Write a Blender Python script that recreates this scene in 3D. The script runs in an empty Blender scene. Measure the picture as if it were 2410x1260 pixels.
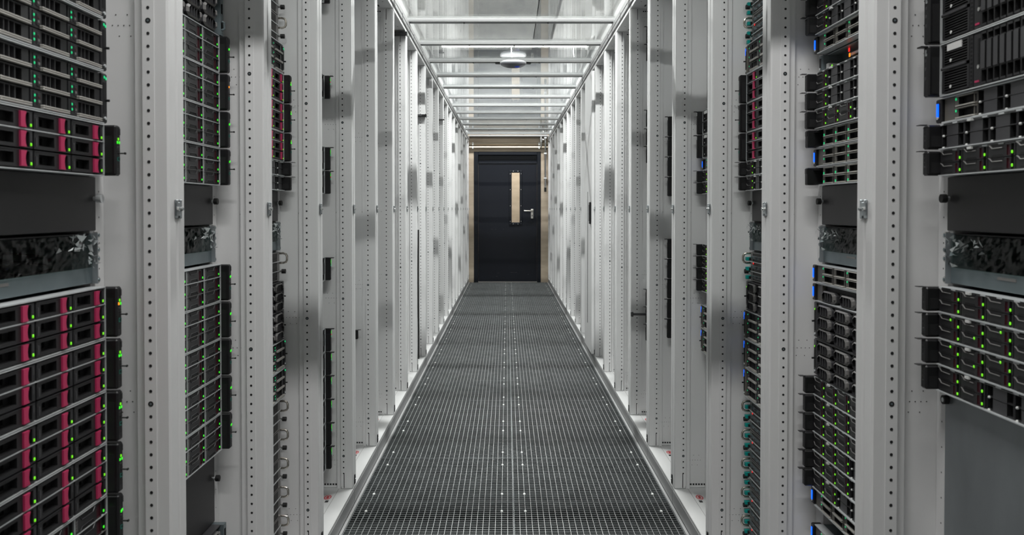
import bpy, math, random
from mathutils import Vector, Matrix
R = math.radians
sc = bpy.context.scene
col = sc.collection
random.seed(7)

# ------------------------------------------------------------------ camera
CAMX, CAMZ = -0.025, 1.137
F_PX = 2070.0
PITCH = 1.1
cam_d = bpy.data.cameras.new('camera')
cam = bpy.data.objects.new('camera', cam_d)
col.objects.link(cam)
cam.location = (CAMX, 0, CAMZ)
cam.rotation_euler = (R(90 - PITCH), 0, 0)
cam_d.sensor_width = 36
cam_d.lens = 36 * F_PX / 2410
cam_d.shift_x = 12 / 2410
cam_d.shift_y = -(138 - F_PX * math.tan(R(PITCH))) / 2410
cam_d.clip_start = 0.05
cam_d.dof.use_dof = True
cam_d.dof.focus_distance = 4.2
cam_d.dof.aperture_fstop = 11.0
sc.camera = cam

# ------------------------------------------------------------------ world, view
w = bpy.data.worlds.new('world')
sc.world = w
w.use_nodes = True
w.node_tree.nodes['Background'].inputs[0].default_value = (0.8, 0.85, 0.9, 1)
w.node_tree.nodes['Background'].inputs[1].default_value = 0.05
sc.view_settings.view_transform = 'Standard'
sc.view_settings.look = 'None'
sc.view_settings.exposure = 0.0
sc.view_settings.gamma = 1
sc.cycles.use_denoising = True
sc.cycles.max_bounces = 10
sc.cycles.transparent_max_bounces = 24
sc.cycles.caustics_reflective = False
sc.cycles.caustics_refractive = False

# ------------------------------------------------------------------ lamps: strip lights across the aisle above the glass roof
LAMPS = [-2.96, 0.86, 4.68, 8.5, 12.79]  # first is an added, unseen lamp behind the camera that lifts the near racks
LAMP_Z = CAMZ + 2.36
LAMP_POWER = [9.0, 84.0, 185.0, 195.0, 120.0]
for i, y in enumerate(LAMPS):
    ld = bpy.data.lights.new('strip_light_glow', 'AREA')
    ld.shape = 'RECTANGLE'
    ld.size = 2.1
    ld.size_y = 0.05
    ld.energy = LAMP_POWER[i]
    ld.color = (1.0, 0.99, 0.978)
    lo = bpy.data.objects.new('strip_light_glow', ld)
    lo.location = (0.08, y, LAMP_Z - 0.03)
    col.objects.link(lo)
# the corridor behind the door has a lamp of its own
ld = bpy.data.lights.new('corridor_glow', 'AREA')
ld.size = 0.6; ld.energy = 66; ld.color = (1, .96, .90)
lo = bpy.data.objects.new('corridor_glow', ld)
lo.location = (0.1, 14.5, 2.7); col.objects.link(lo)

# ------------------------------------------------------------------ materials
MATS = {}
def mat(name, colr, rough=0.5, metal=0.0, noise=0.0, nscale=40.0, bump=0.0, emit=None, estr=0.0, spec=0.5, stretch=None, coat=0.0):
    m = bpy.data.materials.new(name)
    m.use_nodes = True
    nt = m.node_tree
    b = nt.nodes['Principled BSDF']
    c = (colr[0], colr[1], colr[2], 1)
    b.inputs['Base Color'].default_value = c
    b.inputs['Roughness'].default_value = rough
    b.inputs['Metallic'].default_value = metal
    b.inputs['Specular IOR Level'].default_value = spec
    b.inputs['Coat Weight'].default_value = coat
    if noise > 0 or bump > 0:
        tc = nt.nodes.new('ShaderNodeTexCoord')
        n = nt.nodes.new('ShaderNodeTexNoise')
        n.inputs['Scale'].default_value = nscale
        n.inputs['Detail'].default_value = 6
        src = tc.outputs['Object']
        if stretch:
            mp = nt.nodes.new('ShaderNodeMapping')
            mp.inputs['Scale'].default_value = stretch
            nt.links.new(src, mp.inputs['Vector'])
            src = mp.outputs['Vector']
        nt.links.new(src, n.inputs['Vector'])
        if noise > 0:
            rp = nt.nodes.new('ShaderNodeValToRGB')
            rp.color_ramp.elements[0].position = 0.3
            rp.color_ramp.elements[1].position = 0.7
            rp.color_ramp.elements[0].color = (c[0] * (1 - noise), c[1] * (1 - noise), c[2] * (1 - noise), 1)
            rp.color_ramp.elements[1].color = (min(1, c[0] * (1 + noise)), min(1, c[1] * (1 + noise)), min(1, c[2] * (1 + noise)), 1)
            nt.links.new(n.outputs['Fac'], rp.inputs['Fac'])
            nt.links.new(rp.outputs['Color'], b.inputs['Base Color'])
        if bump > 0:
            bp = nt.nodes.new('ShaderNodeBump')
            bp.inputs['Strength'].default_value = bump
            bp.inputs['Distance'].default_value = 0.002
            nt.links.new(n.outputs['Fac'], bp.inputs['Height'])
            nt.links.new(bp.outputs['Normal'], b.inputs['Normal'])
    if emit:
        b.inputs['Emission Color'].default_value = (emit[0], emit[1], emit[2], 1)
        b.inputs['Emission Strength'].default_value = estr
    MATS[name] = m
    return m

mat('white_paint', (0.72, 0.722, 0.722), 0.42, noise=0.015, nscale=6)
mat('white_profile', (0.56, 0.562, 0.56), 0.4)
mat('alu_profile', (0.25, 0.253, 0.253), 0.5, spec=0.3)
mat('plinth_grey', (0.33, 0.333, 0.335), 0.42, 0.15)
mat('hole_black', (0.006, 0.006, 0.007), 0.7)
mat('black_plastic', (0.008, 0.008, 0.009), 0.38)
mat('black_matte', (0.006, 0.006, 0.007), 0.6)
mat('dark_grey', (0.019, 0.019, 0.021), 0.42)
mat('mid_grey', (0.055, 0.055, 0.059), 0.4)
mat('light_grey', (0.19, 0.185, 0.18), 0.42)
mat('beige_grey', (0.13, 0.122, 0.105), 0.5)
mat('blank_black', (0.018, 0.0175, 0.0185), 0.42, noise=0.05, nscale=4)
mat('zinc', (0.78, 0.81, 0.82), 0.36, 0.45, noise=0.06, nscale=30)
mat('bright_metal', (0.72, 0.72, 0.70), 0.22, 0.9)
mat('warm_bar', (0.60, 0.58, 0.54), 0.34, 0.4)
mat('steel_box', (0.19, 0.235, 0.25), 0.38, 0.5, noise=0.12, nscale=14)
mat('galvanised', (0.34, 0.37, 0.385), 0.42, 0.6, noise=0.34, nscale=3.2, stretch=(1, 1, .45))
mat('handle_metal', (0.62, 0.58, 0.52), 0.22, 0.95)
mat('film_shine', (0.55, 0.60, 0.60), 0.18, 0.6)
mat('rose_red', (0.56, 0.035, 0.125), 0.42)
mat('dark_red', (0.055, 0.010, 0.016), 0.4)
mat('sticker_red', (0.55, 0.03, 0.04), 0.5)
mat('paper_white', (0.75, 0.75, 0.74), 0.5)
mat('teal', (0.0, 0.30, 0.27), 0.4)
mat('logo_teal', (0.02, 0.22, 0.17), 0.4)
mat('led_green', (0.03, 0.4, 0.03), 0.3, emit=(0.05, 1.0, 0.02), estr=0.85)
mat('led_lime', (0.1, 0.4, 0.02), 0.3, emit=(0.22, 1.0, 0.01), estr=0.75)
mat('led_mint', (0.02, 0.4, 0.2), 0.3, emit=(0.01, 0.8, 0.25), estr=0.6)
mat('led_blue', (0.02, 0.05, 0.5), 0.3, emit=(0.0, 0.12, 1.0), estr=1.6)
mat('led_orange', (0.5, 0.2, 0.02), 0.3, emit=(1.0, 0.28, 0.01), estr=1.3)
mat('led_red', (0.5, 0.02, 0.02), 0.3, emit=(1.0, 0.02, 0.02), estr=1.0)
mat('led_off', (0.12, 0.13, 0.12), 0.3)
mat('grating_steel', (0.175, 0.188, 0.19), 0.42, 0.5, noise=0.22, nscale=9)
mat('grating_wire', (0.33, 0.34, 0.34), 0.4, 0.4, noise=0.12, nscale=12)
mat('clip_white', (0.75, 0.76, 0.74), 0.4)
mat('door_navy', (0.0065, 0.0085, 0.0135), 0.45, spec=0.22, noise=0.06, nscale=3)
mat('door_frame_navy', (0.0075, 0.0095, 0.014), 0.45, spec=0.22)
mat('pipe_cream', (0.62, 0.54, 0.42), 0.4)
mat('chrome', (0.75, 0.75, 0.74), 0.15, 1.0)
mat('satin_steel', (0.6, 0.58, 0.54), 0.3, 0.9)
mat('lamp_white', (0.8, 0.8, 0.8), 0.4)
mat('tube_glow', (0.9, 0.9, 0.9), 0.4, emit=(1, 1, 0.97), estr=20.0)
mat('device_white', (0.62, 0.63, 0.66), 0.35)
mat('device_under', (0.13, 0.13, 0.15), 0.3)
mat('led_blue_dim', (0.02, 0.03, 0.2), 0.3, emit=(0.0, 0.06, 1.0), estr=0.28)
mat('subfloor', (0.045, 0.046, 0.048), 0.8, noise=0.3, nscale=3)
mat('rubber_black', (0.01, 0.01, 0.01), 0.6)
mat('mesh_door', (0.04, 0.041, 0.043), 0.5)

def concrete(name, c1, c2, boards):
    m = bpy.data.materials.new(name); m.use_nodes = True
    nt = m.node_tree; b = nt.nodes['Principled BSDF']
    b.inputs['Roughness'].default_value = 0.75
    tc = nt.nodes.new('ShaderNodeTexCoord')
    mp = nt.nodes.new('ShaderNodeMapping'); mp.inputs['Scale'].default_value = boards
    n = nt.nodes.new('ShaderNodeTexNoise'); n.inputs['Scale'].default_value = 3; n.inputs['Detail'].default_value = 9
    n.inputs['Roughness'].default_value = 0.65
    rp = nt.nodes.new('ShaderNodeValToRGB')
    rp.color_ramp.elements[0].position = 0.32; rp.color_ramp.elements[1].position = 0.7
    rp.color_ramp.elements[0].color = (*c1, 1); rp.color_ramp.elements[1].color = (*c2, 1)
    nt.links.new(tc.outputs['Object'], mp.inputs['Vector']); nt.links.new(mp.outputs['Vector'], n.inputs['Vector'])
    nt.links.new(n.outputs['Fac'], rp.inputs['Fac']); nt.links.new(rp.outputs['Color'], b.inputs['Base Color'])
    bp = nt.nodes.new('ShaderNodeBump'); bp.inputs['Strength'].default_value = 0.3; bp.inputs['Distance'].default_value = 0.005
    nt.links.new(n.outputs['Fac'], bp.inputs['Height']); nt.links.new(bp.outputs['Normal'], b.inputs['Normal'])
    MATS[name] = m
concrete('concrete_beige', (0.36, 0.295, 0.215), (0.54, 0.46, 0.36), (0.6, 1, 2.2))
concrete('concrete_slate', (0.22, 0.235, 0.245), (0.40, 0.41, 0.415), (0.5, 1, 3.2))
concrete('concrete_grey', (0.60, 0.61, 0.60), (0.82, 0.82, 0.80), (2.2, 0.5, 1))

def glass_mat(name, tint, base, gain, rough):
    m = bpy.data.materials.new(name); m.use_nodes = True
    nt = m.node_tree; nt.nodes.remove(nt.nodes['Principled BSDF'])
    out = nt.nodes['Material Output']
    lw = nt.nodes.new('ShaderNodeLayerWeight'); lw.inputs['Blend'].default_value = 0.5
    pw = nt.nodes.new('ShaderNodeMath'); pw.operation = 'POWER'; pw.inputs[1].default_value = 5
    ml = nt.nodes.new('ShaderNodeMath'); ml.operation = 'MULTIPLY_ADD'
    ml.inputs[1].default_value = gain; ml.inputs[2].default_value = base
    ml.use_clamp = True
    tr = nt.nodes.new('ShaderNodeBsdfTransparent'); tr.inputs[0].default_value = (*tint, 1)
    gl = nt.nodes.new('ShaderNodeBsdfGlossy'); gl.inputs['Roughness'].default_value = rough
    gl.inputs[0].default_value = (1, 1, 1, 1)
    mx = nt.nodes.new('ShaderNodeMixShader')
    nt.links.new(lw.outputs['Facing'], pw.inputs[0]); nt.links.new(pw.outputs[0], ml.inputs[0])
    nt.links.new(ml.outputs[0], mx.inputs[0]); nt.links.new(tr.outputs[0], mx.inputs[1]); nt.links.new(gl.outputs[0], mx.inputs[2])
    nt.links.new(mx.outputs[0], out.inputs['Surface'])
    MATS[name] = m
glass_mat('roof_glass', (0.965, 0.98, 0.975), 0.045, 0.95, 0.02)
glass_mat('door_glass', (0.97, 0.97, 0.96), 0.04, 0.9, 0.0)
glass_mat('clear_film', (0.50, 0.58, 0.55), 0.035, 0.45, 0.06)

# ------------------------------------------------------------------ mesh builder
class MB:
    def __init__(self):
        self.v = []; self.f = []; self.m = []; self.mats = []
    def mi(self, name):
        if name not in self.mats: self.mats.append(name)
        return self.mats.index(name)
    def poly(self, pts, m):
        o = len(self.v); self.v += [tuple(p) for p in pts]
        self.f.append(tuple(range(o, o + len(pts)))); self.m.append(self.mi(m))
    def box(self, x0, x1, y0, y1, z0, z1, m, bev=0.0):
        if x0 > x1: x0, x1 = x1, x0
        if y0 > y1: y0, y1 = y1, y0
        if z0 > z1: z0, z1 = z1, z0
        k = self.mi(m)
        if bev <= 0:
            o = len(self.v)
            self.v += [(x0, y0, z0), (x1, y0, z0), (x1, y1, z0), (x0, y1, z0), (x0, y0, z1), (x1, y0, z1), (x1, y1, z1), (x0, y1, z1)]
            for q in ((0, 3, 2, 1), (4, 5, 6, 7), (0, 1, 5, 4), (1, 2, 6, 5), (2, 3, 7, 6), (3, 0, 4, 7)):
                self.f.append(tuple(o + i for i in q)); self.m.append(k)
            return
        b = min(bev, (x1 - x0) * .45, (y1 - y0) * .45, (z1 - z0) * .45)
        c = Vector(((x0 + x1) / 2, (y0 + y1) / 2, (z0 + z1) / 2))
        idx = {}
        for sx in (0, 1):
            for sy in (0, 1):
                for sz in (0, 1):
                    X = (x0, x1)[sx]; Y = (y0, y1)[sy]; Z = (z0, z1)[sz]
                    Xi = X + (b, -b)[sx]; Yi = Y + (b, -b)[sy]; Zi = Z + (b, -b)[sz]
                    for a, p in enumerate(((X, Yi, Zi), (Xi, Y, Zi), (Xi, Yi, Z))):
                        idx[(sx, sy, sz, a)] = len(self.v); self.v.append(p)
        def add(ids):
            pts = [Vector(self.v[i]) for i in ids]
            n = (pts[1] - pts[0]).cross(pts[2] - pts[0])
            ctr = sum(pts, Vector()) / len(pts)
            if n.dot(ctr - c) < 0: ids = ids[::-1]
            self.f.append(tuple(ids)); self.m.append(k)
        for s in (0, 1):
            add([idx[(s, a, d, 0)] for a, d in ((0, 0), (1, 0), (1, 1), (0, 1))])
            add([idx[(a, s, d, 1)] for a, d in ((0, 0), (1, 0), (1, 1), (0, 1))])
            add([idx[(a, d, s, 2)] for a, d in ((0, 0), (1, 0), (1, 1), (0, 1))])
        for s in (0, 1):
            for t in (0, 1):
                add([idx[(s, t, 0, 0)], idx[(s, t, 1, 0)], idx[(s, t, 1, 1)], idx[(s, t, 0, 1)]])
                add([idx[(s, 0, t, 0)], idx[(s, 1, t, 0)], idx[(s, 1, t, 2)], idx[(s, 0, t, 2)]])
                add([idx[(0, s, t, 1)], idx[(1, s, t, 1)], idx[(1, s, t, 2)], idx[(0, s, t, 2)]])
        for sx in (0, 1):
            for sy in (0, 1):
                for sz in (0, 1):
                    add([idx[(sx, sy, sz, 0)], idx[(sx, sy, sz, 1)], idx[(sx, sy, sz, 2)]])
    def disc(self, c, axis, r, m, n=8, sgn=1):
        pts = []
        for i in range(n):
            a = sgn * 2 * math.pi * (i + .5) / n
            p = [r * math.cos(a), r * math.sin(a)]
            if axis == 'x': pts.append((c[0], c[1] + p[0], c[2] + p[1]))
            elif axis == 'y': pts.append((c[0] + p[0], c[1], c[2] - p[1]))
            else: pts.append((c[0] + p[0], c[1] + p[1], c[2]))
        self.poly(pts, m)
    def cyl(self, p0, p1, r, m, n=12, r1=None):
        self.tube([p0, p1], r, m, n, r1)
    def tube(self, path, r, m, n=10, r1=None):
        path = [Vector(p) for p in path]
        rings = []
        up = None
        for i, p in enumerate(path):
            if i == 0: t = path[1] - path[0]
            elif i == len(path) - 1: t = path[-1] - path[-2]
            else: t = (path[i + 1] - path[i]).normalized() + (path[i] - path[i - 1]).normalized()
            t.normalize()
            if up is None:
                up = t.orthogonal().normalized()
            else:
                up = (up - t * up.dot(t)).normalized()
            s = t.cross(up)
            rr = r if (r1 is None or i == 0) else r1
            o = len(self.v)
            for k in range(n):
                a = 2 * math.pi * k / n
                q = p + up * math.cos(a) * rr + s * math.sin(a) * rr
                self.v.append(tuple(q))
            rings.append(o)
        k_ = self.mi(m)
        for a, b in zip(rings, rings[1:]):
            for k in range(n):
                k2 = (k + 1) % n
                self.f.append((a + k, a + k2, b + k2, b + k)); self.m.append(k_)
        self.f.append(tuple(rings[0] + k for k in range(n))[::-1]); self.m.append(k_)
        self.f.append(tuple(rings[-1] + k for k in range(n))); self.m.append(k_)
    def prism(self, pts, y0, y1, m):
        """polygon in (x, z), extruded along y; front at y0"""
        A = sum(pts[i][0] * pts[(i + 1) % len(pts)][1] - pts[(i + 1) % len(pts)][0] * pts[i][1] for i in range(len(pts)))
        if A < 0: pts = pts[::-1]
        n = len(pts)
        self.poly([(p[0], y0, p[1]) for p in pts], m)
        self.poly([(p[0], y1, p[1]) for p in pts[::-1]], m)
        for i in range(n):
            a, b = pts[i], pts[(i + 1) % n]
            self.poly([(a[0], y0, a[1]), (a[0], y1, a[1]), (b[0], y1, b[1]), (b[0], y0, b[1])], m)
    def lathe(self, prof, m, n=32, c=(0, 0)):
        k_ = self.mi(m); rings = []
        for r, z in prof:
            o = len(self.v)
            for k in range(n):
                a = 2 * math.pi * k / n
                self.v.append((c[0] + r * math.cos(a), c[1] + r * math.sin(a), z))
            rings.append(o)
        for a, b in zip(rings, rings[1:]):
            for k in range(n):
                k2 = (k + 1) % n
                self.f.append((a + k, a + k2, b + k2, b + k)); self.m.append(k_)
    def relief(self, u0, u1, z0, z1, yf, yb, recs, m):
        """a panel seen from -y: front at yf, back at yb; recs = (u0,u1,z0,z1,depth,material) sunk (depth>0) or raised (<0)"""
        us = sorted(set([u0, u1] + [r[0] for r in recs] + [r[1] for r in recs]))
        zs = sorted(set([z0, z1] + [r[2] for r in recs] + [r[3] for r in recs]))
        nu, nz = len(us) - 1, len(zs) - 1
        D = [[(0.0, m)] * nz for _ in range(nu)]
        for i in range(nu):
            for j in range(nz):
                cu = (us[i] + us[i + 1]) / 2; cz = (zs[j] + zs[j + 1]) / 2
                for r in recs:
                    if r[0] < cu < r[1] and r[2] < cz < r[3]: D[i][j] = (r[4], r[5])
        for i in range(nu):
            for j in range(nz):
                d, mm = D[i][j]; y = yf + d
                self.poly([(us[i], y, zs[j]), (us[i + 1], y, zs[j]), (us[i + 1], y, zs[j + 1]), (us[i], y, zs[j + 1])], mm)
                if i + 1 < nu and abs(D[i + 1][j][0] - d) > 1e-7:
                    y2 = yf + D[i + 1][j][0]; wm = mm if d > D[i + 1][j][0] else D[i + 1][j][1]
                    q = [(us[i + 1], y, zs[j]), (us[i + 1], y2, zs[j]), (us[i + 1], y2, zs[j + 1]), (us[i + 1], y, zs[j + 1])]
                    self.poly(q, wm)
                if j + 1 < nz and abs(D[i][j + 1][0] - d) > 1e-7:
                    y2 = yf + D[i][j + 1][0]; wm = mm if d > D[i][j + 1][0] else D[i][j + 1][1]
                    q = [(us[i], y, zs[j + 1]), (us[i + 1], y, zs[j + 1]), (us[i + 1], y2, zs[j + 1]), (us[i], y2, zs[j + 1])]
                    self.poly(q, wm)
        for i in range(nu):
            d = yf + D[i][0][0]; self.poly([(us[i], yb, z0), (us[i + 1], yb, z0), (us[i + 1], d, z0), (us[i], d, z0)], m)
            d = yf + D[i][-1][0]; self.poly([(us[i], d, z1), (us[i + 1], d, z1), (us[i + 1], yb, z1), (us[i], yb, z1)], m)
        for j in range(nz):
            d = yf + D[0][j][0]; self.poly([(u0, yb, zs[j]), (u0, d, zs[j]), (u0, d, zs[j + 1]), (u0, yb, zs[j + 1])], m)
            d = yf + D[-1][j][0]; self.poly([(u1, d, zs[j]), (u1, yb, zs[j]), (u1, yb, zs[j + 1]), (u1, d, zs[j + 1])], m)
        self.poly([(u1, yb, z0), (u0, yb, z0), (u0, yb, z1), (u1, yb, z1)], m)
    def mesh(self, name):
        me = bpy.data.meshes.new(name)
        me.from_pydata(self.v, [], self.f)
        for n in self.mats: me.materials.append(MATS[n])
        me.polygons.foreach_set('material_index', self.m)
        me.polygons.foreach_set('use_smooth', [True] * len(self.f))
        me.update()
        me.set_sharp_from_angle(angle=R(32))
        return me
    def build(self, name, parent=None, loc=(0, 0, 0)):
        return link(name, self.mesh(name), parent, loc)

def link(name, me, parent=None, loc=(0, 0, 0)):
    o = bpy.data.objects.new(name, me)
    col.objects.link(o)
    o.location = loc
    if parent: o.parent = parent
    return o
def empty(name, loc=(0, 0, 0), rz=0.0, parent=None):
    o = bpy.data.objects.new(name, None)
    o.empty_display_size = 0.05
    col.objects.link(o)
    o.location = loc
    o.rotation_euler = (0, 0, rz)
    if parent: o.parent = parent
    return o
def tag(o, label, cat, group=None):
    o['label'] = label; o['category'] = cat
    if group: o['group'] = group
    return o
def structure(o):
    o['kind'] = 'structure'
    return o
def copy_tree(o, parent=None):
    c = o.copy(); col.objects.link(c)
    if parent: c.parent = parent
    for ch in KIDS.get(o.name, []) if False else o.children: copy_tree(ch, c)
    return c
KIDS = {}
ORD = ['nearest', 'second', 'third', 'fourth', 'fifth', 'sixth', 'seventh', 'eighth', 'ninth', 'tenth', 'eleventh', 'twelfth', 'thirteenth',
       'fourteenth', 'fifteenth', 'sixteenth', 'seventeenth', 'eighteenth', 'nineteenth', 'twentieth', 'twenty-first', 'twenty-second', 'twenty-third', 'twenty-fourth', 'twenty-fifth', 'twenty-sixth', 'twenty-seventh', 'twenty-eighth']

# ------------------------------------------------------------------ the room
XF = 0.612                 # rack fronts
Z0, PITCH_R = 1.566, 0.6   # joints between racks
NR = 21                    # racks per row
YEND = Z0 + PITCH_R * (NR - 1) + 0.03
BASE, TOP = 0.07, 2.167
CEIL = CAMZ + 2.45

b = MB(); b.box(-3.2, 3.2, -3.6, 15.6, -0.42, -0.40, 'subfloor'); structure(b.build('floor'))
b = MB()
b.box(-3.2, 0.36, -3.6, YEND, CEIL, CEIL + .1, 'concrete_grey')
b.box(0.36, 0.62, -3.6, YEND, CEIL + .16, CEIL + .26, 'concrete_grey')
b.box(0.62, 3.2, -3.6, YEND, CEIL, CEIL + .1, 'concrete_grey')
b.box(0.35, 0.36, -3.6, YEND, CEIL, CEIL + .2, 'concrete_grey'); b.box(0.62, 0.63, -3.6, YEND, CEIL, CEIL + .2, 'concrete_grey')
structure(b.build('ceiling'))
for nm, x0, x1 in (('wall_left', -3.2, -3.1), ('wall_right', 3.1, 3.2)):
    b = MB(); b.box(x0, x1, -3.6, YEND, -.4, CEIL, 'concrete_grey'); structure(b.build(nm))
b = MB(); b.box(-3.2, 3.2, -3.7, -3.6, -.4, CEIL, 'concrete_grey'); structure(b.build('wall_near'))
DX0, DX1, DTOP = -0.535, 0.498, 2.02      # door frame outside
b = MB()
for x0, x1, z0, z1, m in ((-3.2, DX0, -.4, 2.3, 'concrete_beige'), (DX1, 3.2, -.4, 2.3, 'concrete_beige'), (DX0, DX1, DTOP, 2.3, 'concrete_beige'), (DX0, DX1, -.4, 0, 'concrete_beige'), (-3.2, 3.2, 2.3, CEIL + .2, 'concrete_slate')):
    b.box(x0, x1, YEND, YEND + .2, z0, z1, m)
structure(b.build('wall_far'))
b = MB(); b.box(-3.2, 3.2, 15.5, 15.6, -.4, 3.2, 'concrete_beige'); structure(b.build('wall_corridor'))

# door ------------------------------------------------------------
door = structure(empty('door_1', (0, YEND, 0)))
door['label'] = 'dark navy steel door with narrow vertical window and lever handle'
fr = MB()
fr.box(DX0, DX0 + .066, -.008, .12, 0, DTOP, 'door_frame_navy', .004)
fr.box(DX1 - .056, DX1, -.008, .12, 0, DTOP, 'door_frame_navy', .004)
fr.box(DX0 + .066, DX1 - .056, -.008, .12, DTOP - .05, DTOP, 'door_frame_navy', .004)
fr.build('door_frame', door)
hd = MB(); hd.box(DX0 + .066, DX1 - .056, .04, .1, 1.845, DTOP - .05, 'door_frame_navy', .003)
hd.box(DX0 + .066, DX1 - .056, .02, .045, 1.838, 1.852, 'door_frame_navy', .003)
hd.build('header_panel', door)
WX0, WX1, WZ0, WZ1 = 0.045, 0.176, 0.925, 1.70
LX0, LX1 = DX0 + .069, DX1 - .059
lf = MB()
for a in ((LX0, WX0, .012, 1.838), (WX1, LX1, .012, 1.838), (WX0, WX1, .012, WZ0), (WX0, WX1, WZ1, 1.838)):
    lf.box(a[0], a[1], .03, .085, a[2], a[3], 'door_navy')
leaf = lf.build('door_leaf', door)
wf = MB()
for a in ((WX0 - .036, WX0 + .004, WZ0 - .036, WZ1 + .036), (WX1 - .004, WX1 + .036, WZ0 - .036, WZ1 + .036), (WX0 + .004, WX1 - .004, WZ0 - .036, WZ0 + .004), (WX0 + .004, WX1 - .004, WZ1 - .004, WZ1 + .036)):
    wf.box(a[0], a[1], .018, .03, a[2], a[3], 'door_frame_navy', .004)
wf.build('window_frame', leaf)
b = MB(); b.box(WX0, WX1, .052, .060, WZ0, WZ1, 'door_glass'); b.build('window_pane', leaf)
for (sx, sz) in [(WX0 - .018, z) for z in (WZ0 + .02, WZ0 + .26, WZ0 + .51, WZ1 - .02)] + [(WX1 + .018, z) for z in (WZ0 + .02, WZ0 + .26, WZ0 + .51, WZ1 - .02)] + [(x, z) for x in (WX0 + .03, WX1 - .03) for z in (WZ0 - .02, WZ1 + .02)]:
    b = MB(); b.cyl((sx, .019, sz), (sx, .013, sz), .0055, 'bright_metal', 10); b.build('screw', leaf)
b = MB(); b.box(LX1 - .095, LX1 - .052, .018, .03, .985, 1.135, 'satin_steel', .008)
b.box(LX1 - .078, LX1 - .068, .014, .02, 1.02, 1.045, 'hole_black')
pl = b.build('handle_plate', leaf); pl['label'] = 'satin steel lever handle on its plate'
b = MB(); b.tube([(LX1 - .073, .02, 1.105), (LX1 - .073, -.03, 1.105), (LX1 - .08, -.036, 1.105), (LX1 - .20, -.036, 1.107)], .0105, 'satin_steel', 12)
b.build('handle', leaf)
b = MB(); b.box(DX0 + .066, DX1 - .056, -.007, .1, 0.0, .012, 'satin_steel'); b.build('threshold', door)
b = MB()
for x, z, l in ((-.27, .82, .03), (-.21, .82, .02), (-.09, .82, .02), (-.17, .14, .03), (.03, .15, .05), (.09, .15, .04), (.30, .12, .02), (-.2, .09, .03)):
    b.box(x, x + l, .0292, .0302, z, z + .003, 'mid_grey')
b.build('scuff_marks', leaf)

# pipes over the door
for z, nm in ((2.142, 'cream pipe running along the far wall, upper of two above door'), (2.085, 'cream pipe running along the far wall, lower of two above door')):
    b = MB(); b.cyl((-.606, YEND - .03, z), (.606, YEND - .03, z), .016, 'pipe_cream', 14)
    o = tag(b.build('pipe'), nm, 'pipe', 'cream wall pipes')
    for x in (-.56, .46):
        c = MB(); c.box(x, x + .02, YEND - .05, YEND - .0005, z - .02, z + .02, 'zinc'); c.build('pipe_clamp', o)
r = tag(empty('conduit', (0.50, YEND - .09, 2.2)), 'short chrome pipe with valve above right door corner', 'pipe')
b = MB(); b.cyl((0, 0, -.12), (0, 0, .35), .014, 'chrome', 12); b.build('pipe_body', r)
b = MB(); b.cyl((0, 0, -.03), (0, 0, .03), .024, 'chrome', 12); b.cyl((0, -.0, 0), (.045, 0, 0), .012, 'chrome', 12); b.build('valve', r)
r = tag(empty('conduit', (0.565, YEND - .07, 2.2)), 'tall chrome pipe with black foot right of navy door', 'pipe')
b = MB(); b.cyl((0, 0, -.74), (0, 0, .35), .014, 'chrome', 12); b.build('pipe_body', r)
b = MB(); b.cyl((0, 0, -.80), (0, 0, -.735), .018, 'rubber_black', 12); b.build('end_cap', r)
for z in (-.22, -.6, .02):
    b = MB(); b.box(-.02, .02, -.018, .09, z, z + .02, 'zinc'); b.build('pipe_clamp', r)

# ------------------------------------------------------------------ floor grating panels
TP, NB = 0.6, 27
def grating_mesh():
    b = MB(); s = TP / NB; h = TP / 2
    for i in range(1, NB):       # deep bars across the aisle
        y = -h + i * s
        b.box(-h + .003, h - .003, y - .00125, y + .00125, -.030, -.0008, 'grating_steel')
    for i in range(1, NB):       # thin wires along it
        x = -h + i * s
        b.box(x - .0008, x + .0008, -h + .003, h - .003, -.010, 0.0, 'grating_wire')
    for a in ((-h + .001, -h + .003, -h + .001, h - .001), (h - .003, h - .001, -h + .001, h - .001), (-h + .003, h - .003, -h + .001, -h + .003), (-h + .003, h - .003, h - .003, h - .001)):
        b.box(a[0], a[1], a[2], a[3], -.030, 0.0, 'grating_steel')
    return b.mesh('floor_grating')
gm = grating_mesh()
cb = MB(); cb.box(-.0045, .0045, -.008, .008, -.012, .002, 'clip_white', .002)
cm = cb.mesh('clip')
NROW = 18
for rr in range(NROW):
    for sx in (-1, 1):
        y = 2.787 + TP * (rr + .5)
        o = link('floor_grating', gm, None, (sx * TP / 2, y, 0))
        side = 'left' if sx < 0 else 'right'
        tag(o, 'grey steel grating floor panel in the %s column, %s row from the camera' % (side, ORD[rr] if rr else 'first'), 'floor grating', 'floor grating panels')
        for px in (-1, 1):
            for py in (-1, 1):
                link('clip', cm, o, (px * (TP / 2 - 2 * TP / NB), py * (TP / 2 - .1), 0))
for sx, nm in ((-1, 'trim_left'), (1, 'trim_right')):
    b = MB(); b.box(sx * .6005, sx * .6105, 1.0, YEND, -.03, .002, 'plinth_grey'); structure(b.build(nm))
# pedestals that carry the grating
ped = MB(); ped.cyl((0, 0, -.40), (0, 0, -.035), .016, 'zinc', 10); ped.box(-.05, .05, -.05, .05, -.036, -.031, 'zinc'); ped.box(-.05, .05, -.05, .05, -.40, -.395, 'zinc')
pm = ped.mesh('floor_pedestal')
for rr in range(0, NROW + 1):
    for x, nm in ((-.56, 'left edge'), (0, 'centre seam'), (.56, 'right edge')):
        o = link('floor_pedestal', pm, None, (x, min(2.84 + TP * rr, YEND - .06), 0))
        tag(o, 'steel pedestal hidden under the grating along the %s, %s from the camera' % (nm, ORD[rr] if rr else 'first'), 'pedestal', 'pedestals under the grating')

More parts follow.
